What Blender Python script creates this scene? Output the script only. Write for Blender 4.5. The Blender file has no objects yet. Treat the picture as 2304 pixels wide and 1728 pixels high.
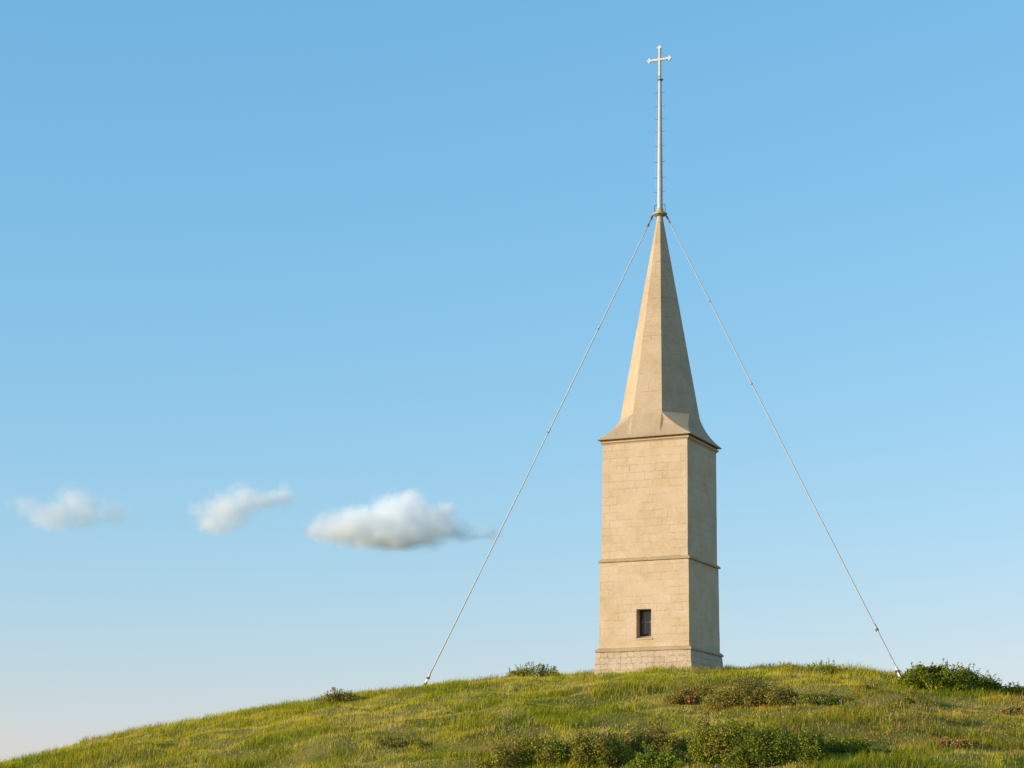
import bpy, math, random
import numpy as np
from mathutils import Vector, Matrix, noise as mnoise

random.seed(7)
rng = np.random.default_rng(11)
C = bpy.context.scene.collection
R = math.radians

# ------------------------------------------------------------------ helpers
def tag(o, label=None, cat=None, group=None, kind=None):
    if label: o['label'] = label
    if cat: o['category'] = cat
    if group: o['group'] = group
    if kind: o['kind'] = kind
    return o

def empty(name, loc, rz=0.0):
    o = bpy.data.objects.new(name, None)
    C.objects.link(o)
    o.location = loc
    o.rotation_euler = (0, 0, rz)
    o.empty_display_size = 0.3
    return o

class MB:
    """collects geometry and links it as one mesh object"""
    def __init__(s): s.v = []; s.f = []; s.uv = []; s.sm = []
    def vert(s, p): s.v.append(tuple(p)); return len(s.v) - 1
    def face(s, ids, uv=None, smooth=False):
        s.f.append(tuple(ids)); s.uv.append(uv); s.sm.append(smooth)
    def box(s, c, size, M=None):
        x, y, z = [q / 2 for q in size]
        i0 = len(s.v)
        for dz in (-z, z):
            for dx, dy in ((-x, -y), (x, -y), (x, y), (-x, y)):
                p = Vector((dx, dy, dz))
                if M is not None: p = M @ p
                s.vert(Vector(c) + p)
        for q in ((3, 2, 1, 0), (4, 5, 6, 7), (0, 1, 5, 4), (1, 2, 6, 5), (2, 3, 7, 6), (3, 0, 4, 7)):
            s.face([i0 + k for k in q])
    def prism(s, pts, y0, y1):
        """outline in x-z extruded along y"""
        n = len(pts); i0 = len(s.v)
        for y in (y0, y1):
            for x, z in pts: s.vert((x, y, z))
        s.face([i0 + k for k in range(n)])
        s.face([i0 + n + k for k in range(n)][::-1])
        for k in range(n):
            s.face((i0 + (k + 1) % n, i0 + k, i0 + n + k, i0 + n + (k + 1) % n))
    def lathe(s, prof, n=20, cap=True, smooth=True):
        rings = []
        for r, z in prof:
            rings.append([s.vert((r * math.cos(2 * math.pi * k / n), r * math.sin(2 * math.pi * k / n), z)) for k in range(n)])
        for a, b in zip(rings, rings[1:]):
            for k in range(n):
                s.face((a[k], a[(k + 1) % n], b[(k + 1) % n], b[k]), smooth=smooth)
        if cap:
            s.face(rings[0][::-1]); s.face(rings[-1])
    def tube(s, path, rad, n=8):
        """round bar through points with one radius or one per point"""
        path = [Vector(p) for p in path]
        rings = []
        for i, p in enumerate(path):
            d = (path[min(i + 1, len(path) - 1)] - path[max(i - 1, 0)]).normalized()
            a = d.orthogonal().normalized(); b = d.cross(a)
            if rings:
                a = (pa - d * pa.dot(d)).normalized(); b = d.cross(a)
            pa = a
            r = rad[i] if isinstance(rad, (list, tuple)) else rad
            rings.append([s.vert(p + (a * math.cos(2 * math.pi * k / n) + b * math.sin(2 * math.pi * k / n)) * r) for k in range(n)])
        for x, y in zip(rings, rings[1:]):
            for k in range(n):
                s.face((x[k], x[(k + 1) % n], y[(k + 1) % n], y[k]), smooth=True)
        s.face(rings[0][::-1]); s.face(rings[-1])
    def build(s, name, mat, parent=None):
        me = bpy.data.meshes.new(name)
        me.from_pydata(s.v, [], s.f)
        if any(u is not None for u in s.uv):
            uvl = me.uv_layers.new(name='UVMap')
            k = 0
            for f, u in zip(s.f, s.uv):
                for j in range(len(f)):
                    uvl.data[k].uv = u[j] if u else (0, 0)
                    k += 1
        me.polygons.foreach_set('use_smooth', s.sm)
        me.materials.append(mat)
        me.update()
        o = bpy.data.objects.new(name, me)
        C.objects.link(o)
        if parent: o.parent = parent
        return o

def raw_mesh(name, co, quads, tris, mat, col=None, parent=None, smooth=False):
    """fast mesh from numpy arrays, with an optional colour per vertex (stored as pigment)"""
    me = bpy.data.meshes.new(name)
    me.vertices.add(len(co))
    me.vertices.foreach_set('co', np.ascontiguousarray(co, np.float32).ravel())
    nq, nt = len(quads), len(tris)
    loops = np.concatenate([np.asarray(quads, np.int32).ravel(), np.asarray(tris, np.int32).ravel()])
    me.loops.add(len(loops))
    me.loops.foreach_set('vertex_index', loops)
    me.polygons.add(nq + nt)
    me.polygons.foreach_set('loop_start', np.concatenate([np.arange(nq) * 4, nq * 4 + np.arange(nt) * 3]).astype(np.int32))
    me.polygons.foreach_set('use_smooth', np.full(nq + nt, smooth))
    me.update(calc_edges=True)
    if col is not None:
        a = me.attributes.new('pigment', 'FLOAT_COLOR', 'POINT')
        c4 = np.ones((len(co), 4), np.float32); c4[:, :3] = col
        a.data.foreach_set('color', c4.ravel())
    me.materials.append(mat)
    o = bpy.data.objects.new(name, me)
    C.objects.link(o)
    if parent: o.parent = parent
    return o

_perm = np.random.default_rng(3).random((256, 256))
def vnoise(x, y, seed=0):
    """smooth value noise 0..1"""
    x = np.asarray(x, float) + seed * 17.31; y = np.asarray(y, float) + seed * 7.77
    xi = np.floor(x).astype(int); yi = np.floor(y).astype(int)
    fx = x - xi; fy = y - yi
    fx = fx * fx * (3 - 2 * fx); fy = fy * fy * (3 - 2 * fy)
    g = lambda a, b: _perm[a % 256, b % 256]
    return (g(xi, yi) * (1 - fx) + g(xi + 1, yi) * fx) * (1 - fy) + (g(xi, yi + 1) * (1 - fx) + g(xi + 1, yi + 1) * fx) * fy
def fbm(x, y, seed=0, oct=3):
    s = 0; a = 1; t = 0
    for k in range(oct):
        s = s + a * vnoise(np.asarray(x) * 2 ** k, np.asarray(y) * 2 ** k, seed + k * 5); t += a; a *= .5
    return s / t

# ------------------------------------------------------------------ camera numbers
F, YH = 5000.0, 1900.0          # focal length in photo pixels; eye level lies below the frame
TX, TY, TROT = 6.66, 100.0, R(-23.7)
ZB = 7.2                        # z of the tower's foot

# ------------------------------------------------------------------ terrain
RX = np.array([-60, -40, -30, -23.3, -18.2, -13.2, -8.9, -4.0, 0, 3.8, 6.6, 9.5, 12.3, 15.1, 18.1, 20.2, 23.3, 30, 45, 60])
RZ = np.array([-3.5, -.5, 1.9, 3.42, 4.74, 5.78, 6.43, 7.05, 7.42, 7.63, 7.81, 7.90, 7.94, 7.78, 7.46, 7.00, 6.76, 5.8, 3.4, 1.0])
_xs = np.linspace(-70, 70, 1401)
_zs = np.interp(_xs, RX, RZ)
_k = np.exp(-np.linspace(-2.5, 2.5, 25) ** 2); _k /= _k.sum()
_zs = np.convolve(np.pad(_zs, 12, mode='edge'), _k, 'valid')
def ground(x, y):
    x = np.asarray(x, float); y = np.asarray(y, float)
    zr = np.interp(x, _xs, _zs)
    t = 101 - y
    tc = np.clip(t, -75, 44)
    S = .078 * tc + .00142 * tc * tc
    S = S + np.where(t > 44, (t - 44) * .203, 0) + np.where(t < -75, (-75 - t) * .135, 0)
    z = zr - S
    near = np.exp(-((y - 80) / 45) ** 2)
    z = z + near * (.42 * (fbm(x / 5.5, y / 8.0, 1, 2) - .5) + .98 * np.where(y > 86, 1 - .65 * np.clip((y - 86) / 10, 0, 1), 1) * (fbm(x / 2.5 + y / 9.0, y / 3.2, 2, 3) - .5))
    # level out the ground round the tower's foot
    d = np.hypot(x - TX, y - TY)
    base = -2.0
    return base + np.logaddexp(0, (z - base) * 2.0) / 2.0
def g1(x, y): return float(ground(x, y))
def on_ground(px, py, y0=48.0, y1=125.0):
    """where the line of sight through a photo pixel first meets the hill"""
    ys = np.linspace(y0, y1, 1600)
    u = (px - 1152) / F; e = (YH - py) / F
    hit = np.nonzero(ground(u * ys, ys) >= e * ys)[0]
    y = ys[hit[0]] if len(hit) else 103.0
    return float(u * y), float(y), g1(u * y, y)

# ------------------------------------------------------------------ materials
class NT:
    def __init__(s, name):
        s.m = bpy.data.materials.new(name); s.m.use_nodes = True
        s.t = s.m.node_tree; s.t.nodes.clear()
        s.out = s.n('ShaderNodeOutputMaterial')
    def n(s, typ, ins=None, **kw):
        nd = s.t.nodes.new(typ)
        for k, v in kw.items(): setattr(nd, k, v)
        for k, v in (ins or {}).items():
            if hasattr(v, 'is_output'): s.t.links.new(v, nd.inputs[k])
            else: nd.inputs[k].default_value = v
        return nd
    def math(s, op, a, b=0.0, clamp=False):
        return s.n('ShaderNodeMath', {0: a, 1: b}, operation=op, use_clamp=clamp).outputs[0]
    def noise(s, vec, scale, detail=3.0, rough=.55):
        return s.n('ShaderNodeTexNoise', {'Vector': vec, 'Scale': scale, 'Detail': detail, 'Roughness': rough}).outputs['Fac']
    def ramp(s, fac, lo, hi):
        return s.n('ShaderNodeMapRange', {'Value': fac, 'From Min': lo, 'From Max': hi}, clamp=True).outputs[0]
    def mix(s, fac, a, b, mode='MIX'):
        nd = s.n('ShaderNodeMix', data_type='RGBA', blend_type=mode)
        for sock, v in ((nd.inputs[0], fac), (nd.inputs[6], a), (nd.inputs[7], b)):
            if hasattr(v, 'is_output'): s.t.links.new(v, sock)
            else: sock.default_value = v if not isinstance(v, tuple) else (*v, 1)[:4]
        return nd.outputs[2]
    def done(s, shader):
        s.t.links.new(shader, s.out.inputs['Surface']); return s.m

def stone(name, kind):
    """pale limestone: kind = ashlar (worn courses), rubble (plinth), plain (mouldings, reveals), spire (rough slabs)"""
    t = NT(name)
    tc = t.n('ShaderNodeTexCoord')
    ob, uv = tc.outputs['Object'], tc.outputs['UV']
    big = t.noise(ob, .9, 4, .6); mid = t.noise(ob, 4.5, 4, .6); fine = t.noise(ob, 26, 4, .75)
    grit = t.noise(ob, 105, 2, .6)
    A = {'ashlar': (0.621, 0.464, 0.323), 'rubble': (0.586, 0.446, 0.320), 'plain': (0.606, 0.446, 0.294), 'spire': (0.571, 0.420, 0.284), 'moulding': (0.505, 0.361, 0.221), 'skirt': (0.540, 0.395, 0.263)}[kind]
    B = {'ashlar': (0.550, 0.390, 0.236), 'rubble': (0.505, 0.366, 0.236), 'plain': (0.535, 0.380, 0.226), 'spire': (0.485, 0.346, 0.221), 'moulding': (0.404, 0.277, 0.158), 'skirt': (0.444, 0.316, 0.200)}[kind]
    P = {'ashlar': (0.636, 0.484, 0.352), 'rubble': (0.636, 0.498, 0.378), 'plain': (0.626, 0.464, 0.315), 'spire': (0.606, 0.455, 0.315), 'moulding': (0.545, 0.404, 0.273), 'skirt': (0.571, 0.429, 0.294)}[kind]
    col = t.mix(t.ramp(big, .38, .66), A, B)
    col = t.mix(t.math('MULTIPLY', t.ramp(mid, .50, .72), .75), col, P)
    # warm stains of their own shape
    st = t.ramp(t.noise(ob, 2.3, 5, .7), .60, .74)
    col = t.mix(t.math('MULTIPLY', st, .45), col, (.44, .27, .11) if kind not in ('spire', 'skirt') else (.40, .28, .15))
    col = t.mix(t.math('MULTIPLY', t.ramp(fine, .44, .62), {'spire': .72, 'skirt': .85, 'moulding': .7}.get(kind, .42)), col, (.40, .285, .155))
    height = t.math('ADD', t.math('MULTIPLY', fine, .5), t.math('MULTIPLY', grit, .35))
    if kind in ('ashlar', 'spire'):
        wob = t.n('ShaderNodeVectorMath', {0: t.n('ShaderNodeTexNoise', {'Vector': ob, 'Scale': 2.2, 'Detail': 2.0}).outputs['Color'], 1: (.5, .5, .5)}, operation='SUBTRACT').outputs[0]
        wob = t.n('ShaderNodeVectorMath', {0: wob, 'Scale': .055}, operation='SCALE').outputs[0]
        wuv = t.n('ShaderNodeVectorMath', {0: uv, 1: wob}, operation='ADD').outputs[0]
        br = t.n('ShaderNodeTexBrick', {'Vector': wuv, 'Scale': 1.0, 'Mortar Size': .0085, 'Mortar Smooth': .5, 'Bias': 0.0,
                 'Brick Width': .83 if kind == 'ashlar' else 9.0, 'Row Height': .343 if kind == 'ashlar' else .86,
                 'Color1': (0, 0, 0, 1), 'Color2': (1, 1, 1, 1), 'Mortar': (.5, .5, .5, 1)}, offset=.42, squash=.72, squash_frequency=3)
        joint = br.outputs['Fac']
        worn = t.ramp(t.noise(ob, 1.25 if kind == 'ashlar' else 1.0, 4, .65), .43, .58)
        if kind == 'spire': worn = t.math('MULTIPLY', worn, .6)
        j = t.math('MULTIPLY', joint, worn)
        tone = t.n('ShaderNodeSeparateColor', {0: br.outputs['Color']}).outputs[0]
        if kind == 'ashlar':
            col = t.mix(t.math('MULTIPLY', t.ramp(tone, .55, 1.0), .28), col, (.53, .36, .17))
            col = t.mix(t.math('MULTIPLY', t.ramp(tone, .45, 0.0), .25), col, (.64, .50, .34))
        col = t.mix(t.math('MULTIPLY', j, .36), col, (.25, .165, .08))
        height = t.math('SUBTRACT', height, t.math('MULTIPLY', j, .9))
    if kind == 'rubble':
        wob = t.n('ShaderNodeVectorMath', {0: t.n('ShaderNodeTexNoise', {'Vector': ob, 'Scale': 3.4, 'Detail': 3.0}).outputs['Color'], 1: (.5, .5, .5)}, operation='SUBTRACT').outputs[0]
        wob = t.n('ShaderNodeVectorMath', {0: wob, 'Scale': .20}, operation='SCALE').outputs[0]
        wuv = t.n('ShaderNodeVectorMath', {0: uv, 1: wob}, operation='ADD').outputs[0]
        br = t.n('ShaderNodeTexBrick', {'Vector': wuv, 'Scale': 1.0, 'Mortar Size': .012, 'Mortar Smooth': .5, 'Bias': 0.0, 'Brick Width': .52, 'Row Height': .265,
                 'Color1': (0, 0, 0, 1), 'Color2': (1, 1, 1, 1), 'Mortar': (.5, .5, .5, 1)}, offset=.37, squash=.6, squash_frequency=2)
        j = t.math('MULTIPLY', br.outputs['Fac'], t.ramp(t.noise(ob, 2.1, 4, .65), .42, .55))
        tone = t.n('ShaderNodeSeparateColor', {0: br.outputs['Color']}).outputs[0]
        col = t.mix(t.math('MULTIPLY', tone, .30), col, (.60, .47, .33))
        col = t.mix(t.math('MULTIPLY', j, .55), col, (.26, .175, .09))
        height = t.math('SUBTRACT', t.math('MULTIPLY', height, 1.5), t.math('MULTIPLY', j, 1.3))
    # chips and pits
    pit = t.ramp(t.noise(ob, 15, 3, .6), .69, .74)
    col = t.mix(t.math('MULTIPLY', pit, .55), col, (.24, .165, .09))
    height = t.math('SUBTRACT', height, t.math('MULTIPLY', pit, .7))
    bump = t.n('ShaderNodeBump', {'Height': height, 'Strength': {'ashlar': .55, 'rubble': .8, 'plain': .5, 'spire': .85, 'moulding': 1.0, 'skirt': 1.0}[kind], 'Distance': .03})
    b = t.n('ShaderNodeBsdfPrincipled', {'Base Color': col, 'Roughness': .92, 'Specular IOR Level': .15, 'Normal': bump.outputs[0]})
    return t.done(b.outputs[0])

def plain(name, col, rough=.5, metal=0.0, var=.12, scale=9.0, bump=0.0):
    t = NT(name)
    ob = t.n('ShaderNodeTexCoord').outputs['Object']
    n = t.noise(ob, scale, 4, .6)
    c = t.mix(t.ramp(n, .35, .7), tuple(col), tuple(max(0, q * (1 - var * 2)) for q in col))
    ins = {'Base Color': c, 'Roughness': rough, 'Metallic': metal}
    if bump:
        ins['Normal'] = t.n('ShaderNodeBump', {'Height': n, 'Strength': bump, 'Distance': .01}).outputs[0]
    return t.done(t.n('ShaderNodeBsdfPrincipled', ins).outputs[0])

def leafy(name, trans=.35, rough=.6, spec=.25):
    """leaf or blade whose pigment is stored per leaf; light also passes through it"""
    t = NT(name)
    a = t.n('ShaderNodeAttribute', attribute_name='pigment').outputs['Color']
    b = t.n('ShaderNodeBsdfPrincipled', {'Base Color': a, 'Roughness': rough, 'Specular IOR Level': spec})
    tr = t.n('ShaderNodeBsdfTranslucent', {'Color': t.mix(1.0, a, (1.0, 1.0, .55), 'MULTIPLY')})
    return t.done(t.n('ShaderNodeMixShader', {0: trans, 1: b.outputs[0], 2: tr.outputs[0]}).outputs[0])

def soil():
    t = NT('turf_soil')
    ob = t.n('ShaderNodeTexCoord').outputs['Object']
    c = t.mix(t.ramp(t.noise(ob, .35, 4, .6), .4, .62), (.13, .13, .02), (.24, .18, .05))
    c = t.mix(t.ramp(t.noise(ob, 3.0, 5, .7), .45, .7), c, (.16, .14, .03))
    bp = t.n('ShaderNodeBump', {'Height': t.noise(ob, 9, 5, .7), 'Strength': .7, 'Distance': .08})
    return t.done(t.n('ShaderNodeBsdfPrincipled', {'Base Color': c, 'Roughness': 1.0, 'Specular IOR Level': .05, 'Normal': bp.outputs[0]}).outputs[0])

M_ASH, M_RUB, M_PLN, M_SPI = stone('worn_ashlar', 'ashlar'), stone('rubble_plinth', 'rubble'), stone('dressed_stone', 'plain'), stone('rough_spire_stone', 'spire')
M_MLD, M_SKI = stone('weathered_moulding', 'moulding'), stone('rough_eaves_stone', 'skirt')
M_POLE = plain('pale_painted_steel', (.49, .475, .44), .55, 0.0, .06, 3.0)
M_CROSS = plain('cream_painted_iron', (.62, .585, .52), .55, 0.0, .14, 14.0)
M_RUST = plain('rusty_iron', (.33, .22, .12), .75, .1, .35, 22.0, .3)
M_COLLAR = plain('weathered_cream_iron', (.56, .44, .28), .7, .0, .3, 16.0, .3)
M_DARK = plain('dark_iron', (.06, .055, .055), .6, .3, .2, 20.0)
M_CABLE = plain('galvanised_rod', (.42, .415, .40), .5, .15, .10, 6.0)
M_FRAME = plain('dark_brown_wood', (.055, .035, .024), .6, 0, .2, 20)
M_BAR = plain('grey_glazing_metal', (.36, .36, .34), .5, .2, .1, 20)
M_LEAF, M_BLADE = leafy('shrub_leaf', .22, .8, .06), leafy('grass_blade', .5, .85, .08)
M_STEM = plain('brown_twig_bark', (.12, .085, .05), .9, 0, .2, 30)
M_SOIL = soil()
def glass():
    t = NT('dusty_window_glass')
    ob = t.n('ShaderNodeTexCoord').outputs['Object']
    n = t.noise(ob, 26, 4, .75)
    c = t.mix(t.ramp(n, .45, .75), (.04, .042, .036), (.15, .155, .13))
    return t.done(t.n('ShaderNodeBsdfPrincipled', {'Base Color': c, 'Roughness': t.ramp(n, .2, 1.6), 'Specular IOR Level': .5}).outputs[0])
M_GLASS = glass()

# ------------------------------------------------------------------ hill and far ground
def build_ground():
    gx = np.concatenate([np.array([-6000, -2500, -1000, -500, -300, -200, -150, -120, -100, -85, -70, -60, -52, -46, -41]), np.arange(-37, 37.01, .32), np.array([41, 46, 52, 60, 70, 85, 100, 120, 150, 200, 300, 500, 1000, 2500, 6000])])
    gy = np.concatenate([np.array([-6000, -2500, -1000, -400, -200, -100, -50, -20, 0, 10, 20, 28, 34, 39, 43]), np.arange(46, 125.01, .32), np.array([128, 132, 137, 143, 150, 160, 172, 186, 205, 240, 300, 450, 800, 1600, 3000, 6000])])
    X, Y = np.meshgrid(gx, gy)
    Z = ground(X, Y)
    n, m = len(gy), len(gx)
    co = np.stack([X, Y, Z], -1).reshape(-1, 3)
    i = (np.arange(n - 1)[:, None] * m + np.arange(m - 1)[None]).ravel()
    q = np.stack([i, i + 1, i + m + 1, i + m], 1)
    o = raw_mesh('hill', co, q, np.zeros((0, 3), int), M_SOIL, smooth=True)
    tag(o, kind='structure')
build_ground()

# ------------------------------------------------------------------ stone tower
tower = empty('stone_tower', (TX, TY, ZB), TROT)
tag(tower, 'tall square limestone tower with octagonal spire and cross-topped mast on the hilltop', 'tower')

def jit(p, amp, sc=1.6):
    n = mnoise.noise_vector(Vector(p) * sc); m = mnoise.noise_vector(Vector(p) * sc * 5.0)
    return Vector(p) + n * amp + m * amp * .5

def square_loft(mb, prof, cell=.16, amp=.008, hole=None, u0=0.0, close_top=False):
    """four-sided tapering block from (half width, z) rings, each side a fine slightly uneven grid; hole=(x0,x1,z0,z1) in the front"""
    for side in range(4):
        ca, sa = math.cos(side * math.pi / 2), math.sin(side * math.pi / 2)
        def P(f, h, z):      # f in -1..1 along the side
            x, y = f * h, -h
            return (ca * x - sa * y, sa * x + ca * y, z)
        zs = []
        for (h0, z0), (h1, z1) in zip(prof, prof[1:]):
            L = math.hypot(h1 - h0, z1 - z0); k = max(1, round(L / cell))
            for j in range(k): zs.append((h0 + (h1 - h0) * j / k, z0 + (z1 - z0) * j / k))
        zs.append(prof[-1])
        hm = max(h for h, _ in prof); nu = max(2, round(2 * hm / cell))
        fs = [-1 + 2 * k / nu for k in range(nu + 1)]
        hl = hole if side == 0 else None
        if hl:
            hz = lambda z: np.interp(z, [p[1] for p in prof], [p[0] for p in prof])
            zl = [z for _, z in zs if min(abs(z - hl[2]), abs(z - hl[3])) > cell * .45] + [hl[2], hl[3]]
            zs = [(float(hz(z)), z) for z in sorted(zl)]
            hx = float(hz((hl[2] + hl[3]) / 2))
            fs = sorted([f for f in fs if min(abs(f * hx - hl[0]), abs(f * hx - hl[1])) > cell * .45] + [hl[0] / hx, hl[1] / hx])
        grid = []
        for h, z in zs:
            row = []
            for f in fs:
                if hl and hl[0] - .3 < f * h < hl[1] + .3:
                    pass
                p = P(f, h, z)
                row.append(mb.vert(jit(p, amp) if amp else p))
            grid.append(row)
        for j in range(len(zs) - 1):
            for i in range(len(fs) - 1):
                if hl:
                    fx = (fs[i] + fs[i + 1]) / 2 * hx; fz = (zs[j][1] + zs[j + 1][1]) / 2
                    if hl[0] < fx < hl[1] and hl[2] < fz < hl[3]: continue
                U = lambda a, b: (u0 + side * 4.37 + fs[b] * zs[a][0], zs[a][1])
                mb.face((grid[j][i], grid[j][i + 1], grid[j + 1][i + 1], grid[j + 1][i]), (U(j, i), U(j, i + 1), U(j + 1, i + 1), U(j + 1, i)))

def Z(a): return a - ZB
# plinth
m = MB(); square_loft(m, [(2.36, Z(5.6)), (2.285, Z(7.6)), (2.205, Z(8.545))], .12, .016); m.build('plinth', M_RUB, tower)
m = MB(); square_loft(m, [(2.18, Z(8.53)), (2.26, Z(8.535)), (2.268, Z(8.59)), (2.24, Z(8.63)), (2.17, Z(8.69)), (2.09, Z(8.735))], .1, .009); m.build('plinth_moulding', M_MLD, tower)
# wall with the window opening
WX0, WX1, WZ0, WZ1, WD = -.345, .345, 9.10, 10.39, .50
m = MB(); square_loft(m, [(2.122, Z(8.70)), (2.072, Z(12.56))], .15, .008, (WX0, WX1, Z(WZ0), Z(WZ1))); wall1 = m.build('wall', M_ASH, tower)
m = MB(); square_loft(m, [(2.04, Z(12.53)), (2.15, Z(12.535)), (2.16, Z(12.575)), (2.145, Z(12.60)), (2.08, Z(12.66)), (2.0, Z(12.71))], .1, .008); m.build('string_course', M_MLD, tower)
m = MB(); square_loft(m, [(2.024, Z(12.68)), (1.988, Z(17.85))], .15, .008, u0=1.3); m.build('wall', M_ASH, tower)
m = MB(); square_loft(m, [(1.96, Z(17.77)), (2.00, Z(17.775)), (2.01, Z(17.80)), (2.045, Z(17.83)), (2.085, Z(17.855)), (2.09, Z(17.905)), (1.99, Z(17.908)), (1.985, Z(17.99))], .12, .005); m.build('cornice', M_PLN, tower)
# reveal of the window (jambs, head, sloping sill) as part 'window_reveal'
fy = lambda z: -float(np.interp(z, [8.70, 12.56], [2.122, 2.072]))
m = MB()
def rq(a, b, c, d, n=5):
    a, b, c, d = map(Vector, (a, b, c, d))
    g = [[m.vert(jit(a.lerp(b, i / n).lerp(d.lerp(c, i / n), j / n), .004)) for i in range(n + 1)] for j in range(n + 1)]
    for j in range(n):
        for i in range(n): m.face((g[j][i], g[j][i + 1], g[j + 1][i + 1], g[j + 1][i]))
f0, f1 = fy(WZ0) - .004, fy(WZ1) - .004
by = fy(9.7) + WD
rq((WX0, f0, Z(WZ0)), (WX0, by, Z(WZ0 + .15)), (WX0, by, Z(WZ1)), (WX0, f1, Z(WZ1)))
rq((WX1, by, Z(WZ0 + .15)), (WX1, f0, Z(WZ0)), (WX1, f1, Z(WZ1)), (WX1, by, Z(WZ1)))
rq((WX0, by, Z(WZ1)), (WX1, by, Z(WZ1)), (WX1, f1, Z(WZ1)), (WX0, f1, Z(WZ1)))
m.build('window_reveal', M_PLN, tower)
m = MB()
s0 = fy(WZ0)
pr = [(s0 - .035, Z(9.035)), (s0 - .035, Z(9.085)), (s0 - .01, Z(9.105)), (by, Z(WZ0 + .165)), (by, Z(9.035))]
i0 = len(m.v)
for x in (-.43, .42):
    for (yy, zz) in pr[:3]: m.vert((x, yy, zz))
    m.vert((x, s0 + .02, Z(9.105))); m.vert((x, s0 + .02, Z(9.035)))
for k in range(5): m.face((i0 + k, i0 + (k + 1) % 5, i0 + 5 + (k + 1) % 5, i0 + 5 + k)[::-1])
m.face([i0 + k for k in range(5)]); m.face([i0 + 9 - k for k in range(5)])
i0 = len(m.v)
for x in (WX0 + .003, WX1 - .003):
    m.vert((x, s0 + .022, Z(9.106))); m.vert((x, by, Z(WZ0 + .165))); m.vert((x, by, Z(9.05))); m.vert((x, s0 + .022, Z(9.05)))
for k in range(4): m.face((i0 + k, i0 + 4 + k, i0 + 4 + (k + 1) % 4, i0 + (k + 1) % 4))
m.face([i0 + k for k in range(4)]); m.face([i0 + 7 - k for k in range(4)])
sill = m.build('window_sill', M_PLN, tower)
# window: dark timber frame with pane and glazing bars
m = MB()
zb, zt, yb = WZ0 + .155, WZ1 - .003, by - .06
xw = WX1 - .004
for c, sz in (((-xw + .035, yb, Z((zb + zt) / 2)), (.07, .07, zt - zb)), ((xw - .03, yb, Z((zb + zt) / 2)), (.06, .07, zt - zb)),
              ((.005, yb, Z(zt - .035)), (2 * xw - .13, .066, .07)), ((.005, yb, Z(zb + .04)), (2 * xw - .13, .066, .08))):
    m.box(c, sz)
win = m.build('window', M_FRAME, tower)
m = MB(); m.box((.005, yb + .02, Z((zb + zt) / 2)), (2 * xw - .125, .012, zt - zb - .14)); m.build('pane', M_GLASS, win)
m = MB(); m.box((.005, yb - .004, Z(zb + .60)), (2 * xw - .13, .02, .022)); m.box((-.07, yb - .003, Z((zb + zt) / 2)), (.018, .017, zt - zb - .15)); m.build('glazing_bar', M_BAR, win)

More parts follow.
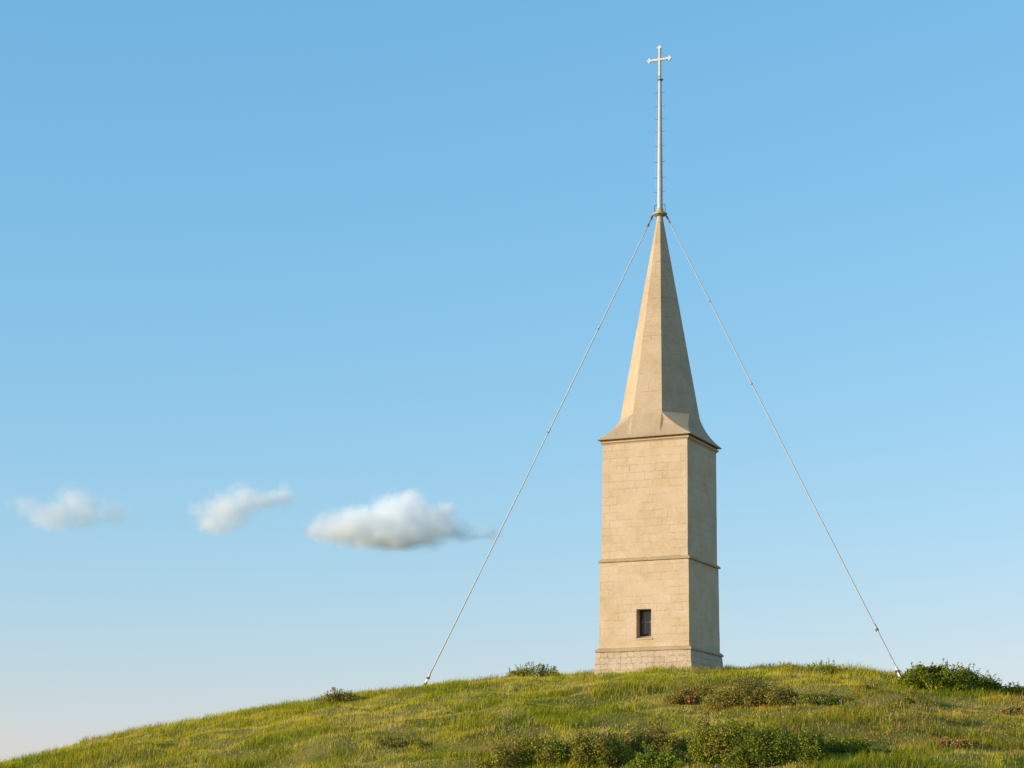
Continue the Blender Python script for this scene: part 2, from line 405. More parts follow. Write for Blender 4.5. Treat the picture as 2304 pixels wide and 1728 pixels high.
# spire: octagon that spreads over square flared eaves
def spire():
    m = MB()
    T8 = math.tan(R(22.5))
    zt, z1, z0 = Z(27.96), Z(19.14), Z(18.02)
    r_t, r_1, r_e = .174 * math.cos(R(22.5)), 1.65, 2.192
    rows = 64
    ring_prev = None; uvp = None
    V = 0.0
    for j in range(rows + 1):            # octagonal shaft, slightly uneven
        k = j / rows
        z = zt + (z1 - zt) * k; r = r_t + (r_1 - r_t) * k
        ring = []; uvs = []
        for sdx in range(8):
            a = sdx * math.pi / 4
            nx, ny = math.sin(a), -math.cos(a); lx, ly = math.cos(a), math.sin(a)
            hw = r * T8
            cnt = 6
            for q in range(cnt):
                f = -1 + 2 * q / cnt
                p = (nx * r + lx * hw * f, ny * r + ly * hw * f, z)
                ring.append(m.vert(jit(p, .004 * min(1, .25 + k * 1.5)) if j < rows else p)); uvs.append((sdx * 3.1 + hw * f, z))
        if ring_prev:
            n = len(ring)
            for q in range(n):
                q2 = (q + 1) % n
                ub = uvs[q]; u2 = (uvs[q2][0] if q2 % 6 else ub[0] + (uvs[q][0] - uvs[q - 1][0]), uvs[q][1])
                m.face((ring_prev[q], ring_prev[q2], ring[q2], ring[q])[::-1], ((uvp[q][0], uvp[q][1]), (u2[0], uvp[q][1]), u2, ub)[::-1])
        ring_prev, uvp = ring, uvs
    m.build('spire', M_SPI, tower)
    # the flared eaves under it
    m = MB()
    n = 14
    hw = r_1 * T8
    prof = lambda t: r_1 + .19 * t + (r_e - r_1 - .19) * t ** 3
    lat = lambda t: hw + (r_e - hw) * (.62 * t + .38 * t * t)
    top = {}
    for side in range(4):
        ca, sa = math.cos(side * math.pi / 2), math.sin(side * math.pi / 2)
        def W(f, r, z): return (ca * f + sa * r, sa * f - ca * r, z)
        rows_ = []
        for j in range(n + 1):
            t = j / n; z = z1 + (z0 - z1) * t; r = prof(t); L = lat(t)
            proud = .075 * math.sin(math.pi * min(1, t * 1.12)) if t < .9 else 0
            fold = hw + min(.10, (L - hw) * .35)
            fl = [-L, -(L + fold) / 2 if L > fold + .01 else -fold, -fold, -hw, -hw * .5, 0, hw * .5, hw, fold, (L + fold) / 2 if L > fold + .01 else fold, L]
            rr = [r, r, r, r + proud, r + proud, r + proud, r + proud, r + proud, r, r, r]
            rows_.append([(m.vert(jit(W(f, q, z), .006 if 0 < j < n else 0)), (side * 4.4 + f, z + t * .4)) for f, q in zip(fl, rr)])
        for a, b in zip(rows_, rows_[1:]):
            for i in range(10):
                ids = (b[i][0], b[i + 1][0], a[i + 1][0], a[i][0])
                m.face(ids, (b[i][1], b[i + 1][1], a[i + 1][1], a[i][1]))
        top[side] = rows_
    for side in range(4):                 # the diagonal faces that run down to the corners
        A = [r[10] for r in top[side]]; B = [r[0] for r in top[(side + 1) % 4]]
        pr = None
        for j in range(n + 1):
            pa, pb = Vector(m.v[A[j][0]]), Vector(m.v[B[j][0]])
            wid = (pb - pa).length
            row = []
            for q in range(5):
                f = q / 4
                if q == 0: row.append(A[j][0])
                elif q == 4: row.append(B[j][0])
                else: row.append(m.vert(pa.lerp(pb, f)))
            if pr:
                for q in range(4):
                    ids = (row[q], row[q + 1], pr[q + 1], pr[q])
                    m.face(ids, tuple((side * 3.1 + 1.5 + m.v[i][0] * .7 + m.v[i][1] * .7, m.v[i][2]) for i in ids))
            pr = row
    # eaves edge and soffit
    for side in range(4):
        ca, sa = math.cos(side * math.pi / 2), math.sin(side * math.pi / 2)
        def W(f, r, z): return (ca * f + sa * r, sa * f - ca * r, z)
        e = r_e
        cols = 24
        prev = None
        for i in range(cols + 1):
            f = -1 + 2 * i / cols
            w = .006 * mnoise.noise(Vector((f * 9, side * 5, 0)))
            ids = [m.vert(W(f * e, e, z0 + (0 if abs(f) == 1 else 0))), m.vert(W(f * (e - .012), e - .012, z0 - .036 + w * .6)), m.vert(W(f * 1.95, 1.95, z0 - .034))]
            if prev:
                m.face((prev[1], ids[1], ids[0], prev[0]), ((0, 0),) * 4); m.face((prev[2], ids[2], ids[1], prev[1]), ((0, 0),) * 4)
            prev = ids
    return m.build('flared_eaves', M_SKI, tower)
sp = spire()
m = MB(); m.lathe([(.172, Z(27.93)), (.160, Z(28.02)), (.140, Z(28.12)), (.132, Z(28.22)), (.138, Z(28.30))], 24); m.build('spire_neck', M_PLN, tower)

# mast, its collar, pegs, conductor and cross
m = MB(); m.lathe([(.128, Z(28.31)), (.126, Z(28.6)), (.112, Z(30.5)), (.090, Z(32.2)), (.074, Z(34.38)), (.062, Z(34.45)), (.054, Z(35.85)), (.036, Z(35.88))], 20)
mast = m.build('mast', M_POLE, tower)
m = MB(); m.lathe([(.14, Z(28.25)), (.20, Z(28.27)), (.325, Z(28.33)), (.33, Z(28.335)), (.33, Z(28.39)), (.19, Z(28.40)), (.185, Z(28.47)), (.155, Z(28.52)), (.15, Z(28.60)), (.136, Z(28.605))], 24, smooth=False)
m.build('collar', M_COLLAR, mast)
for sx in (-1, 1):
    m = MB(); m.tube([(sx * .13, -.03, Z(28.78)), (sx * .24, -.03, Z(28.78)), (sx * .25, -.03, Z(28.74)), (sx * .25, -.03, Z(28.38))], .013, 6)
    m.build('handle_loop', M_DARK, mast)
m = MB(); m.lathe([(.084, Z(34.36)), (.12, Z(34.37)), (.12, Z(34.43)), (.07, Z(34.45))], 20)
m.build('ring', M_RUST, mast)
m = MB(); m.tube([(.09, 0, Z(34.41)), (.17, 0, Z(34.41))], .014, 6); m.build('step_peg', M_DARK, mast)
for y in (208.7, 239.4, 268.0, 296.3, 329.0, 364.3, 399.7, 431.6):
    z = (YH - y) / 50.0; r = float(np.interp(z, [28.6, 30.5, 32.2, 34.4], [.134, .122, .098, .082]))
    for sx in (-1, 1):
        m = MB(); m.tube([(sx * (r - .01), 0, Z(z)), (sx * (r + .13), 0, Z(z)), (sx * (r + .138), 0, Z(z + .012))], .008, 6)
        m.build('step_peg', M_DARK, mast)
m = MB(); m.tube([(-.19, -.04, Z(28.5)), (-.185, -.04, Z(29.6)), (-.17, -.04, Z(31.6)), (-.10, -.04, Z(34.30))], .007, 5); m.build('conductor_wire', M_CABLE, mast)
# cross with budded ends
def bud_bar(m, c, d, L0, L1, w):
    """flat bar from c along unit d (x,z) with three-lobed end"""
    n = (-d[1], d[0]); P = lambda a, b: (c[0] + d[0] * a + n[0] * b, c[1] + d[1] * a + n[1] * b)
    h = w / 2
    pts = [P(L0, -h), P(L1 - .17, -h), P(L1 - .16, -h - .02), P(L1 - .148, -.105), P(L1 - .125, -.122), P(L1 - .10, -.108), P(L1 - .075, -h - .015), P(L1 - .03, -h * .62), P(L1, 0),
           P(L1 - .03, h * .62), P(L1 - .075, h + .015), P(L1 - .10, .108), P(L1 - .125, .122), P(L1 - .148, .105), P(L1 - .16, h + .02), P(L1 - .17, h), P(L0, h)]
    return pts
m = MB()
cz = Z(35.29)
m.prism(bud_bar(m, (0, cz), (0, 1), .045, .655, .085), -.118, -.048)
m.prism(bud_bar(m, (0, cz), (1, 0), .04, .60, .092), -.120, -.045)
m.prism(bud_bar(m, (0, cz), (-1, 0), .04, .60, .092), -.120, -.045)
m.prism([(-.045, cz - .75), (.045, cz - .75), (.045, cz + .046), (-.045, cz + .046)][:: 1], -.122, -.047)
cross = m.build('cross', M_CROSS, mast)

# ------------------------------------------------------------------ guy rods
def guy(label, top, foot, sag, coup, r0, r1):
    root = empty('guy_rod', foot)
    tag(root, label, 'guy rod', 'guy rods bracing the spire mast')
    top = Vector(top) - Vector(foot)
    d = top.normalized(); L = top.length
    side = d.cross(Vector((0, 0, 1))).normalized(); up = side.cross(d)
    def at(s): return top * s - Vector((0, 0, 1)) * sag * 4 * s * (1 - s) * .5
    s0, s1 = .46 / L, 1 - .34 / L
    N = 40
    m = MB(); m.tube([at(s0 + (s1 - s0) * k / N) for k in range(N + 1)], [r0 + (r1 - r0) * k / N for k in range(N + 1)], 10); m.build('rod', M_CABLE, root)
    for s, q in coup:
        c = at(s); m = MB(); rr = (r0 + (r1 - r0) * s)
        m.tube([c - d * .13 * q, c - d * .11 * q, c - d * .01, c, c + d * .01, c + d * .11 * q, c + d * .13 * q], [rr * 1.1, rr * 1.3 * q, rr * 1.35 * q, rr * 1.5 * q, rr * 1.35 * q, rr * 1.3 * q, rr * 1.1], 10)
        m.build('coupling', M_CABLE, root)
        m = MB(); c2 = c - d * .10 * q
        m.tube([c2 - d * .025 * q, c2 + d * .025 * q], rr * 1.6 * q, 8); m.build('lock_nut', M_RUST, root)
    # upper turnbuckle and shackle
    m = MB()
    a, b = at(s1 - .02 / L), top - d * .08
    for k in (-1, 1): m.tube([a + up * .0 + side * k * .022, a.lerp(b, .2) + side * k * .036, a.lerp(b, .8) + side * k * .036, b + side * k * .02], .016, 6)
    m.tube([a - d * .1, a + d * .03], .05, 8); m.tube([b - d * .05, b + d * .05], .05, 8)
    m.build('turnbuckle', M_RUST, root)
    m = MB(); lo = top - d * .07
    m.tube([lo - side * .05, top - side * .045 , top + d * .05 - side * .02, top + d * .05 + side * .02, top + side * .045, lo + side * .05], .02, 6); m.build('shackle', M_DARK, root)
    # foot: fork on a pin, anchor stake in the turf
    m = MB(); f1 = at(s0)
    m.tube([f1 + d * .22, f1 + d * .18, f1 - d * .02, f1 - d * .03], [r0 * 1.1, r0 * 1.7, r0 * 1.8, r0 * 1.2], 10); m.build('socket', M_CROSS, root)
    m = MB()
    Mx = Matrix((side, up, d)).transposed()
    for k in (-1, 1): m.box(f1 - d * .20 + side * k * .05, (.022, .085, .40), Mx)
    m.build('fork', M_CROSS, root)
    for q, ln, rad in ((.05, .11, .045), (.36, .09, .035)):
        m = MB(); p = f1 - d * q; m.tube([p - side * ln, p + side * ln], rad, 8); m.build('pin', M_DARK, root)
    m = MB(); m.tube([f1 - d * .25, f1 - d * .5, -d * .5], [.03, .045, .05], 8)
    m.tube([f1 - d * .35, f1 - d * .45 + Vector((.12, 0, -.05)), Vector((.22, 0, -.35))], .018, 6); m.build('anchor_stake', M_RUST, root)
    return root
zr = (YH - 488) / 50.0
tx = lambda px, Y: (px - 1152) / F * Y
LY = 107.0; LX = (955 - 1152) / F * LY; LZ = (YH - 1542) / F * LY
RX_, RY_, RZ_ = on_ground(2030, 1529)
print('anchors', LX, LY, LZ, g1(LX, LY), RX_, RY_, RZ_, g1(RX_, RY_))
guy('pale steel guy rod running from the spire tip left to the bare crest', (tx(1467.5, 100), 100, zr), (LX, LY, LZ), .16, [((1540 - 946) / 1052., 1), ((1540 - 720) / 1052., 1)], .031, .024)
guy('pale steel guy rod running from the spire tip right to beside the green bush', (tx(1500.5, 100), 100, zr), (RX_, RY_, RZ_), .03, [((1527 - 1430) / 1037., 1.35), ((1527 - 912) / 1037., 1), ((1527 - 710) / 1037., 1)], .032, .024)

# ------------------------------------------------------------------ grass
PAL = dict(lush=(.46, .42, .02), yel=(.68, .51, .04), tan=(.76, .54, .20), red=(.46, .20, .07), brown=(.28, .20, .07), dark=(.155, .185, .012), straw=(.55, .44, .22))
P3 = {k: np.array(v) for k, v in PAL.items()}
SHRUBS = []   # (x, y, rx, ry) where turf is thinner

def patch_colours(x, y, n):
    r = rng.random(n)
    a = fbm(x / 3.2, y / 5.0, 21, 3); b = fbm(x / 1.3, y / 2.2, 33, 3); c = fbm(x / 6.0, y / 8.0, 44, 2); dd = fbm(x / .8, y / 1.1, 52, 2)
    px = 1152 + F * x / y
    dry_lit = np.clip((a - .48) * 5.0 + .46 + .36 * np.clip((x - 6) / 9, -0.4, 1) + .25 * np.clip((y - 88) / 12, 0, 1), 0, 1)  # drier to the right, also brightened there where the slope loses sun
    w = np.clip(dry_lit + (r - .5) * .45, 0, 1)[:, None]
    col = P3['lush'] * (1 - w) + P3['yel'] * w
    t = np.clip((b - .56) * 5 + .22 + .25 * dry_lit, 0, .9)
    col = np.where((rng.random(n) < t * .55)[:, None], P3['tan'], col)
    t = np.clip((c - .64) * 5, 0, .4) * (.25 + .75 * (x > 6))
    # reddish sorrel grows on the right, low on the slope
    t = np.maximum(t, .42 * np.exp(-((x - 15.0) / 3.5) ** 2 - ((y - 66) / 5.0) ** 2) * np.clip((dd - .3) * 3, 0, 1))
    t = np.maximum(t, .4 * np.exp(-((x + .9) / 1.2) ** 2 - ((y - 66) / 2.5) ** 2))
    col = np.where((rng.random(n) < t)[:, None], P3['red'] * (.7 + .6 * rng.random(n))[:, None], col)
    t = np.maximum(np.clip((dd - .60) * 4, 0, .6), np.clip((fbm(x / 2.4, y / 1.5, 95, 3) - .53) * 6, 0, .6))  # streaks stand for shadow as well as darker lush grass
    col = np.where((rng.random(n) < t)[:, None], P3['dark'], col)
    return col * (.84 + .32 * rng.random(n))[:, None]

def scatter(n, y0, y1, um=.36, p=1.0):
    y = y0 + (y1 - y0) * rng.random(int(n * 2.2))
    keep = rng.random(len(y)) < (y / y1) ** p
    y = y[keep][:n]
    x = (rng.random(len(y)) * 2 - 1) * um * y
    return x, y

def outside_tower(x, y, m=2.33):
    c, s = math.cos(-TROT), math.sin(-TROT)
    dx, dy = x - TX, y - TY
    return ~((np.abs(c * dx - s * dy) < m) & (np.abs(s * dx + c * dy) < m))

def grass():
    x, y = scatter(960000, 50, 118, p=.3)
    k = outside_tower(x, y); x, y = x[k], y[k]
    n = len(x); z = ground(x, y)
    tuft = fbm(x / .75, y / .9, 61, 2) + .5 * np.clip((fbm(x / 2.4, y / 1.5, 95, 3) - .52) * 5, 0, 1); lw = fbm(x / 3.0, y / 4.0, 71, 2)
    h = (.045 + .095 * rng.random(n) ** 1.3) * (.45 + 2.0 * np.clip((tuft - .34) * 1.7, 0, 1.15) ** 1.6) * (.75 + .6 * lw)
    w = (.008 + .008 * rng.random(n))
    a = rng.random(n) * math.tau
    la = rng.normal(.2, 1.5, n); lm = h * (.15 + .75 * rng.random(n))
    wx, wy = np.cos(a) * w / 2, np.sin(a) * w / 2
    lx, ly = np.cos(la) * lm, np.sin(la) * lm
    co = np.empty((n, 5, 3))
    co[:, 0] = np.stack([x - wx, y - wy, z - .03], 1); co[:, 1] = np.stack([x + wx, y + wy, z - .03], 1)
    co[:, 2] = np.stack([x + wx * .8 + lx * .3, y + wy * .8 + ly * .3, z + h * .58], 1)
    co[:, 3] = np.stack([x - wx * .8 + lx * .3, y - wy * .8 + ly * .3, z + h * .58], 1)
    co[:, 4] = np.stack([x + lx, y + ly, z + h], 1)
    col = np.repeat(patch_colours(x, y, n)[:, None], 5, 1)
    i = np.arange(n)[:, None] * 5
    blades = (co.reshape(-1, 3), i + [0, 1, 2, 3], i + [3, 2, 4], col.reshape(-1, 3))
    # flowering stalks with seed heads
    x, y = scatter(17000, 52, 114, p=.9)
    cl = fbm(x / 1.6, y / 2.2, 81, 3)
    k = outside_tower(x, y, 2.6) & (rng.random(len(x)) < np.clip((cl - .40) * 4, .10, 1)); x, y = x[k], y[k]
    n = len(x); z = ground(x, y)
    h = .14 + .17 * rng.random(n) ** 1.6; a = rng.random(n) * math.tau; w = .006
    la = rng.normal(.2, 1.3, n); lm = h * .30 * rng.random(n)
    wx, wy = np.cos(a), np.sin(a); lx, ly = np.cos(la) * lm, np.sin(la) * lm
    st = np.empty((n, 8, 3)); hl = .03 + .05 * rng.random(n); hw = .006 + .007 * rng.random(n)
    for j, sg in ((0, -1), (1, 1)): st[:, j] = np.stack([x + sg * wx * w / 2, y + sg * wy * w / 2, z - .03], 1)
    for j, sg in ((2, 1), (3, -1)): st[:, j] = np.stack([x + lx + sg * wx * w / 2, y + ly + sg * wy * w / 2, z + h], 1)
    st[:, 4] = np.stack([x + lx, y + ly, z + h], 1)
    st[:, 5] = np.stack([x + lx * 1.1 + wx * hw, y + ly * 1.1 + wy * hw, z + h + hl * .5], 1)
    st[:, 6] = np.stack([x + lx * 1.2, y + ly * 1.2, z + h + hl], 1)
    st[:, 7] = np.stack([x + lx * 1.1 - wx * hw, y + ly * 1.1 - wy * hw, z + h + hl * .5], 1)
    c = np.empty((n, 8, 3)); u = rng.random(n)[:, None]
    c[:, :4] = (P3['yel'] * u + P3['tan'] * (1 - u))[:, None]
    head = np.where(rng.random(n)[:, None] < .3, P3['red'], P3['tan'] * (.7 + .7 * u)); c[:, 4:] = head[:, None]
    i = np.arange(n)[:, None] * 8
    o1 = len(blades[0])
    co = np.concatenate([blades[0], st.reshape(-1, 3)]); cc = np.concatenate([blades[3], c.reshape(-1, 3)])
    q = np.concatenate([blades[1], o1 + i + [0, 1, 2, 3], o1 + i + [4, 5, 6, 7]])
    o = raw_mesh('grass', co, q, blades[2], M_BLADE, cc)
    tag(o, 'rough green and straw coloured grass covering the whole hill', 'grass', kind='stuff')
    # small pale flowers
    x, y = scatter(9000, 52, 92, p=.2)
    cl = fbm(x / 2.2, y / 2.6, 91, 3)
    k = outside_tower(x, y, 2.6) & (rng.random(len(x)) < np.clip((cl - .50) * 6, .04, 1) * np.clip(.35 + (x + 2) / 14, .12, 1)); x, y = x[k], y[k]
    n = len(x); z = ground(x, y) + .12 + .15 * rng.random(n); s = .009 + .016 * rng.random(n) ** 2
    co = np.empty((n, 4, 3))
    for j, (ax, ay, az) in enumerate(((-1, -.4, .1), (0, -.7, -.9), (1, -.4, .1), (0, .1, 1))):
        co[:, j] = np.stack([x + ax * s, y + ay * s, z + az * s], 1)
    pal = np.array([(.78, .72, .66), (.74, .60, .58), (.70, .58, .66), (.72, .62, .30)])
    col = np.repeat(pal[rng.integers(0, 4, n)][:, None], 4, 1)
    i = np.arange(n)[:, None] * 4
    o = raw_mesh('wildflowers', co.reshape(-1, 3), i + [0, 1, 2, 3], np.zeros((0, 3), int), M_BLADE, col.reshape(-1, 3))
    tag(o, 'tiny pale white and pink flowers scattered through the hill grass', 'flowers', kind='stuff')
grass()

# ------------------------------------------------------------------ shrubs
LEAF = {
    'green':  [(.10, .115, .010), (.14, .142, .013), (.07, .082, .008), (.18, .155, .018)],
    'bright': [(.085, .12, .010), (.115, .14, .014), (.06, .085, .008)],
    'olive':  [(.155, .135, .022), (.115, .105, .018), (.20, .155, .03), (.09, .085, .016), (.17, .10, .03)],
    'brown':  [(.13, .10, .028), (.10, .09, .022), (.17, .115, .035), (.085, .085, .02)],
    'red':    [(.21, .09, .03), (.15, .085, .025), (.26, .12, .045), (.12, .10, .022)],
    'deep':   [(.058, .078, .010), (.082, .10, .013), (.045, .058, .008), (.11, .115, .016)],
}
def shrub(label, px, py, wpx, hpx, kind, n, leaf=.055, mix=None, lobes=7, depth=.75, sprigs=26, group='shrubs scattered over the hill', name='shrub', cat='shrub', ydist=None, wild=1.0):
    x, y, z = on_ground(px, py)
    if ydist: y = ydist; x = (px - 1152) / F * y; z = g1(x, y)
    s = y / F
    W, H = wpx * s / 2, hpx * s
    root = empty(name, (x, y, z))
    tag(root, label, cat, group)
    rr = np.random.default_rng(abs(hash((px, py, wpx))) % (2 ** 32) if False else int(px * 7 + py * 13 + wpx))
    n = int(n * 2.4)
    # lobes of an uneven crown
    L = []
    for k in range(lobes):
        f = -1 + 2 * (k + .5) / lobes + rr.normal(0, .10)
        top = H * (1 - .75 * abs(f) ** 2.2) * (.74 + .30 * rr.random())
        L.append((f * W * .85, rr.normal(0, .35) * W * depth * .6, top, W * (.30 + .22 * rr.random())))
    for k in range(max(2, lobes // 2)):
        f = rr.uniform(-.7, .7); L.append((f * W, -W * depth * rr.uniform(.25, .55), H * rr.uniform(.35, .62), W * rr.uniform(.22, .38)))
    pts = []; per = n // len(L) + 1
    for (cx, cy, top, rad) in L:
        v = rr.normal(size=(per, 3)); v /= np.linalg.norm(v, axis=1)[:, None]
        v[:, 2] = np.abs(v[:, 2]) * np.where(rr.random(per) < .80, 1, -.45)
        r = 1 - .40 * rr.random(per) ** 1.5
        dent = .80 + .36 * np.array([mnoise.noise(Vector(q * 2.6 + np.array([cx * 3, cy * 3, top * 3]))) for q in v])
        p = v * (r * dent)[:, None] * np.array([rad, rad * .95, top * .78]) + np.array([cx, cy, top * .24])
        pts.append(p)
    P = np.concatenate(pts)
    # sprigs that stand out of the crown
    stems = MB()
    base = Vector((0, 0, -.05))
    def gz(px_, py_): return g1(x + px_, y + py_) - z
    ex = []
    for k in range(sprigs):
        cx, cy, top, rad = L[rr.integers(0, len(L))]
        a = rr.uniform(0, math.tau); q = rr.uniform(.1, .75)
        s0 = Vector((cx + math.cos(a) * rad * q, cy + math.sin(a) * rad * q, top * (1.0 - .5 * q * q)))
        ln = rr.uniform(.08, .20) * min(1.0, .45 + H) * wild
        d = Vector((math.cos(a) * .45 + rr.normal(0, .25), math.sin(a) * .3, 1.0)).normalized()
        tip = s0 + d * ln
        root_p = Vector((cx * .6, cy * .6, gz(cx * .6, cy * .6) - .04))
        stems.tube([base, root_p, root_p.lerp(s0, .5) + Vector((rr.normal(0, .03), 0, 0)), s0, tip], [.02, .018, .013, .007, .004], 5)
        m_ = max(5, int(ln / leaf * 4.5))
        for j in range(m_):
            ex.append(s0.lerp(tip, j / (m_ - 1)) + Vector(rr.normal(0, leaf * .38, 3)))
    ex = np.array([list(q) for q in ex]) if ex else np.zeros((0, 3))
    P = np.concatenate([P, ex])
    P[:, 2] = np.maximum(P[:, 2], 0) + (ground(x + P[:, 0], y + P[:, 1]) - z) * np.clip(1 - P[:, 2] / max(H, .1), 0, 1) * .9
    m = len(P)
    sz = leaf * (.6 + .8 * rr.random(m))
    d1 = rr.normal(size=(m, 3)); d1 /= np.linalg.norm(d1, axis=1)[:, None]
    nrm = rr.normal(size=(m, 3)) + np.array([0, 0, .8]); d2 = np.cross(d1, nrm); d2 /= np.linalg.norm(d2, axis=1)[:, None]
    up = np.cross(d1, d2)
    co = np.empty((m, 4, 3))
    co[:, 0] = P - d1 * sz[:, None] * .6
    co[:, 1] = P + d2 * sz[:, None] * .34 + up * sz[:, None] * .10
    co[:, 2] = P + d1 * sz[:, None] * .6
    co[:, 3] = P - d2 * sz[:, None] * .34 + up * sz[:, None] * .10
    pal = np.array(LEAF[kind]); ci = pal[rr.integers(0, len(pal), m)]
    if mix:
        kd, amt = mix; p2 = np.array(LEAF[kd]); sel = np.array([mnoise.noise(Vector(q) * 2.2 + Vector((px, 0, 0))) for q in P]) + rr.normal(0, .22, m)
        sw = sel > (.5 - amt)
        ci = np.where(sw[:, None], p2[rr.integers(0, len(p2), m)], ci)
    ci = ci * (1.5 + 1.4 * rr.random(m) ** 1.3)[:, None]
    i = np.arange(m)[:, None] * 4
    raw_mesh('foliage', co.reshape(-1, 3), i + [0, 1, 2, 3], np.zeros((0, 3), int), M_LEAF, np.repeat(ci[:, None], 4, 1).reshape(-1, 3), root)
    stems.build('stem', M_STEM, root)
    return root

# on the crest
shrub('full green bush on the right crest next to the foot of the right guy rod', 2098, 1549, 156, 71, 'green', 9500, .065, mix=('deep', .45), sprigs=26, lobes=11, wild=.7)
shrub('dark green bush on the right crest, sloping down behind tall straw grass', 2176, 1557, 156, 64, 'deep', 9000, .06, mix=('green', .25), sprigs=24, lobes=11, wild=.7)  # darker leaf mix also holds the shade from the bush beside it
shrub('low green shrub cut off by the right edge of the photo on the crest', 2290, 1566, 110, 28, 'green', 2600, .06, sprigs=24)
shrub('small leafy shrub on the skyline left of the tower foot', 1200, 1526, 124, 36, 'olive', 2000, .055, mix=('green', .5), sprigs=34)
shrub('small dark shrub on the skyline left of the left guy rod', 760, 1578, 104, 30, 'olive', 1500, .05, sprigs=22)
shrub('low spreading green shrub on the skyline right of the tower foot', 1862, 1520, 124, 30, 'green', 1700, .05, mix=('olive', .3), sprigs=16)
shrub('low yellowish shrub on the skyline directly beside the tower corner', 1765, 1510, 90, 20, 'olive', 800, .045, sprigs=10)
# middle of the slope, right of the tower
shrub('red-brown low shrub on the slope below the tower', 1565, 1576, 140, 40, 'red', 3400, .05, mix=('olive', .45), sprigs=16)
shrub('rounded olive brown shrub on the slope below the tower, larger than its red neighbour', 1692, 1584, 210, 78, 'brown', 6600, .05, mix=('olive', .6), sprigs=18)
shrub('low trailing green shrub on the shaded side of the rounded olive brown one', 1825, 1580, 170, 30, 'deep', 3000, .045, mix=('olive', .4), sprigs=8)
# front mass
shrub('yellow-green low bush at the left end of the front thicket', 1190, 1726, 215, 98, 'olive', 5600, .05, mix=('green', .3), sprigs=26)
shrub('tall olive bush in the front thicket beside the yellow-green one', 1315, 1720, 225, 106, 'olive', 6000, .05, mix=('green', .45), sprigs=26)
shrub('dull brown low bush at the back of the front thicket, in the dip', 1450, 1690, 230, 74, 'brown', 6000, .05, mix=('olive', .6), sprigs=18)
shrub('large rounded green bush, tallest of the front thicket', 1622, 1710, 230, 122, 'green', 8200, .05, mix=('olive', .35), sprigs=34)
shrub('dark green bush at the right end of the front thicket', 1750, 1708, 240, 104, 'deep', 7600, .05, mix=('green', .25), sprigs=26)
shrub('bright green low bush at the bottom edge, in front of the thicket', 1478, 1734, 165, 56, 'bright', 4200, .05, mix=('green', .4), sprigs=16)
shrub('low dark green shrub trailing off right of the front thicket, darkened for its shadow', 1885, 1694, 230, 48, 'deep', 4200, .045, mix=('green', .3), sprigs=10)  # low growth with leaves darkened to carry the thicket's long shadow
# small tussocky plants; dark leaf colours take in the shadow of the tussocks
TG = 'small dark tufts in the hill grass'
for lab, px, py, w, h, kd in (
    ('small dark green tuft low on the left slope', 362, 1684, 84, 16, 'deep'),
    ('low olive plant in the grass left of the front thicket', 905, 1676, 120, 24, 'olive'),
    ('small dark tuft in the grass left of and below the right guy rod', 1950, 1549, 56, 9, 'deep'),
    ('small dark green tuft in the middle of the right slope', 2030, 1580, 50, 12, 'deep'),
    ('reddish brown bushy plant at the right edge of the slope', 2280, 1606, 80, 22, 'red'),
    ('low reddish plant on the right slope amid pale flowers', 2150, 1680, 110, 26, 'red')):
    shrub(lab, px, py, w, h, kd, 900, .045, mix=('olive', .3), sprigs=8, lobes=5, group=TG, name='tuft_plant', cat='plant', wild=.6)

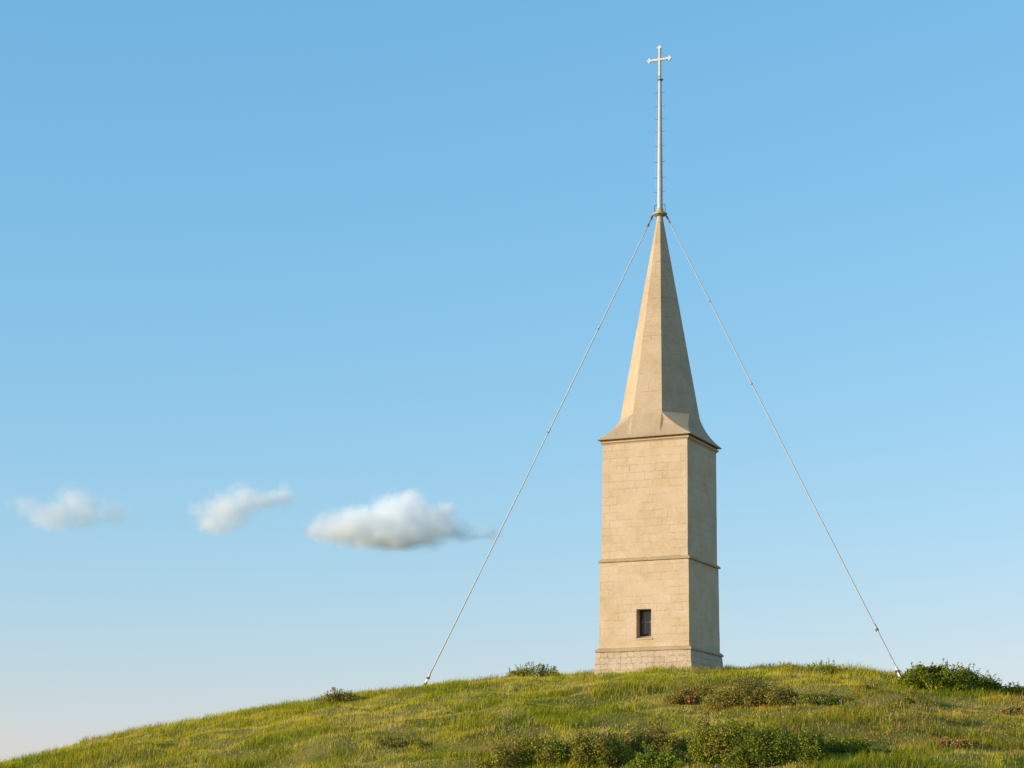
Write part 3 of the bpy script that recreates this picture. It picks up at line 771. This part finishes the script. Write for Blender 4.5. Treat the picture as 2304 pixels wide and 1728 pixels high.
# ------------------------------------------------------------------ clouds
def cloud(label, blobs, dist, dens, warm=(1, 1, 1)):
    """soft volume: blobs are photo-pixel ellipses (cx, cy, rx, ry), turned into real metres at this distance"""
    s = dist / F
    bl = [((cx - 1152) * s, dist + dz * s, (YH - cy) * s, rx * s, ry * s) for cx, cy, rx, ry, dz, *_ in blobs]
    wt = [(b[5] if len(b) > 5 else 1.0) for b in blobs]
    x0 = min(b[0] - b[3] for b in bl); x1 = max(b[0] + b[3] for b in bl); z0 = min(b[2] - b[4] for b in bl); z1 = max(b[2] + b[4] for b in bl)
    dm = max(b[3] for b in bl)
    ctr = Vector(((x0 + x1) / 2, dist, (z0 + z1) / 2))
    hx, hy, hz = (x1 - x0) / 2 * 1.12, dm * 1.25, (z1 - z0) / 2 * 1.18
    m = MB(); n, k = 24, 14
    m.lathe([(math.sin(math.pi * (j + .001) / k * .998 + .001), -math.cos(math.pi * j / k)) for j in range(k + 1)], n)
    m.v = [(vx * hx * 1.35, vy * hy * 1.35, vz * hz * 1.45) for vx, vy, vz in m.v]
    t = NT('cloud_vapour')
    ob = t.n('ShaderNodeTexCoord').outputs['Object']
    S = 1.0 / (60 * s)
    wob = t.n('ShaderNodeVectorMath', {0: t.n('ShaderNodeTexNoise', {'Vector': ob, 'Scale': S * 1.0, 'Detail': 4.0, 'Roughness': .6}).outputs['Color'], 1: (.5, .5, .5)}, operation='SUBTRACT').outputs[0]
    wob = t.n('ShaderNodeVectorMath', {0: wob, 'Scale': 62 * s}, operation='SCALE').outputs[0]
    p = t.n('ShaderNodeVectorMath', {0: ob, 1: wob}, operation='ADD').outputs[0]
    acc = None
    for (bx, by_, bz, rx, rz), wgt in zip(bl, wt):
        q = t.n('ShaderNodeVectorMath', {0: p, 1: (bx - ctr.x, by_ - ctr.y, bz - ctr.z)}, operation='SUBTRACT').outputs[0]
        q = t.n('ShaderNodeVectorMath', {0: q, 1: (1 / rx, 1 / (rx * .9), 1 / rz)}, operation='MULTIPLY').outputs[0]
        L = t.n('ShaderNodeVectorMath', {0: q}, operation='LENGTH').outputs['Value']
        f = t.math('SUBTRACT', wgt, L)
        acc = f if acc is None else t.n('ShaderNodeMath', {0: acc, 1: f, 2: .25}, operation='SMOOTH_MAX').outputs[0]
    nz = t.noise(ob, S * 1.9, 6, .66)
    f = t.math('ADD', acc, t.math('MULTIPLY', t.math('SUBTRACT', nz, .5), 1.35))
    d = t.n('ShaderNodeMapRange', {'Value': f, 'From Min': -.03, 'From Max': 1.15, 'To Min': 0.0, 'To Max': 1.0}, interpolation_type='SMOOTHSTEP').outputs[0]
    d = t.math('MULTIPLY', d, dens / (100 * s))
    v = t.n('ShaderNodeVolumePrincipled', {'Color': (1, 1, 1, 1), 'Density': d, 'Anisotropy': -.05})
    t.t.links.new(v.outputs[0], t.out.inputs['Volume'])
    o = m.build('cloud', t.m)
    o.location = ctr
    tag(o, label, 'cloud', 'small clouds low in the sky')
    return o
cloud('largest puffy white cloud with a grey right end, nearest the tower', [(880, 1175, 100, 62, 0), (915, 1145, 75, 48, 10), (800, 1190, 120, 42, 0), (970, 1180, 75, 58, 0), (1010, 1150, 35, 30, -10), (880, 1208, 130, 34, 0), (1025, 1192, 100, 40, 10, .66), (1085, 1204, 130, 32, 10, .46), (740, 1195, 80, 30, 0, .8)], 1500, 6.0)
cloud('medium white cloud with a small lobe up to its right, between two others', [(552, 1124, 58, 46, 0), (512, 1150, 78, 46, 0), (596, 1128, 60, 26, 0), (632, 1116, 50, 30, 0), (480, 1176, 60, 30, 0), (445, 1146, 44, 28, 0, .75)], 1500, 3.4)
cloud('faintest ragged cloud, furthest to the left', [(170, 1128, 66, 42, 0), (125, 1160, 84, 36, 0), (185, 1158, 60, 40, 0), (255, 1155, 60, 34, 0, .85), (58, 1138, 50, 34, 0, .85), (100, 1145, 70, 26, 0, .8)], 1500, 2.3)

# ------------------------------------------------------------------ light
EL, AZ = R(12), R(251)
w = bpy.data.worlds.new('World'); bpy.context.scene.world = w; w.use_nodes = True
nt = w.node_tree
sky = nt.nodes.new('ShaderNodeTexSky'); sky.sky_type = 'NISHITA'; sky.sun_disc = False
sky.sun_elevation = EL; sky.sun_rotation = AZ
sky.air_density = 1.3; sky.dust_density = .3; sky.ozone_density = 6.0
# sky colour graded channel by channel, which evens it out like haze
sep = nt.nodes.new('ShaderNodeSeparateColor'); comb = nt.nodes.new('ShaderNodeCombineColor')
nt.links.new(sky.outputs[0], sep.inputs[0])
for k, (gain, gam) in enumerate(((1.68, 1.01), (1.005, .62), (1.0, .50))):
    K = .2107
    a = nt.nodes.new('ShaderNodeMath'); a.operation = 'POWER'; a.inputs[1].default_value = gam
    b = nt.nodes.new('ShaderNodeMath'); b.operation = 'MULTIPLY'; b.inputs[1].default_value = gain * K ** gam / K
    nt.links.new(sep.outputs[k], a.inputs[0]); nt.links.new(a.outputs[0], b.inputs[0]); nt.links.new(b.outputs[0], comb.inputs[k])
nt.links.new(comb.outputs[0], nt.nodes['Background'].inputs['Color'])
nt.nodes['Background'].inputs['Strength'].default_value = .15
sd = Vector((math.sin(AZ) * math.cos(EL), math.cos(AZ) * math.cos(EL), math.sin(EL)))
l = bpy.data.lights.new('sun', 'SUN'); l.energy = 3.9; l.angle = R(.5); l.color = (1.0, .925, .71)
lo = bpy.data.objects.new('sun', l); C.objects.link(lo)
lo.rotation_euler = sd.to_track_quat('Z', 'Y').to_euler(); lo.location = (-60, 20, 60)

# ------------------------------------------------------------------ camera and picture
cam = bpy.data.cameras.new('camera'); co = bpy.data.objects.new('camera', cam); C.objects.link(co)
cam.sensor_width = 36; cam.lens = 36 * F / 2304; cam.shift_y = (YH - 864) / 2304
cam.clip_start = .5; cam.clip_end = 20000
co.location = (0, 0, 0); co.rotation_euler = (math.pi / 2, 0, 0)
sc = bpy.context.scene
sc.camera = co
sc.render.engine = 'CYCLES'
sc.view_settings.view_transform = 'Standard'; sc.view_settings.look = 'None'; sc.view_settings.gamma = 1
sc.view_settings.exposure = .49
sc.cycles.volume_bounces = 60
sc.cycles.max_bounces = 64
sc.cycles.volume_step_rate = .6
sc.cycles.use_denoising = True
sc.cycles.denoising_prefilter = 'ACCURATE'
sc.cycles.use_adaptive_sampling = False
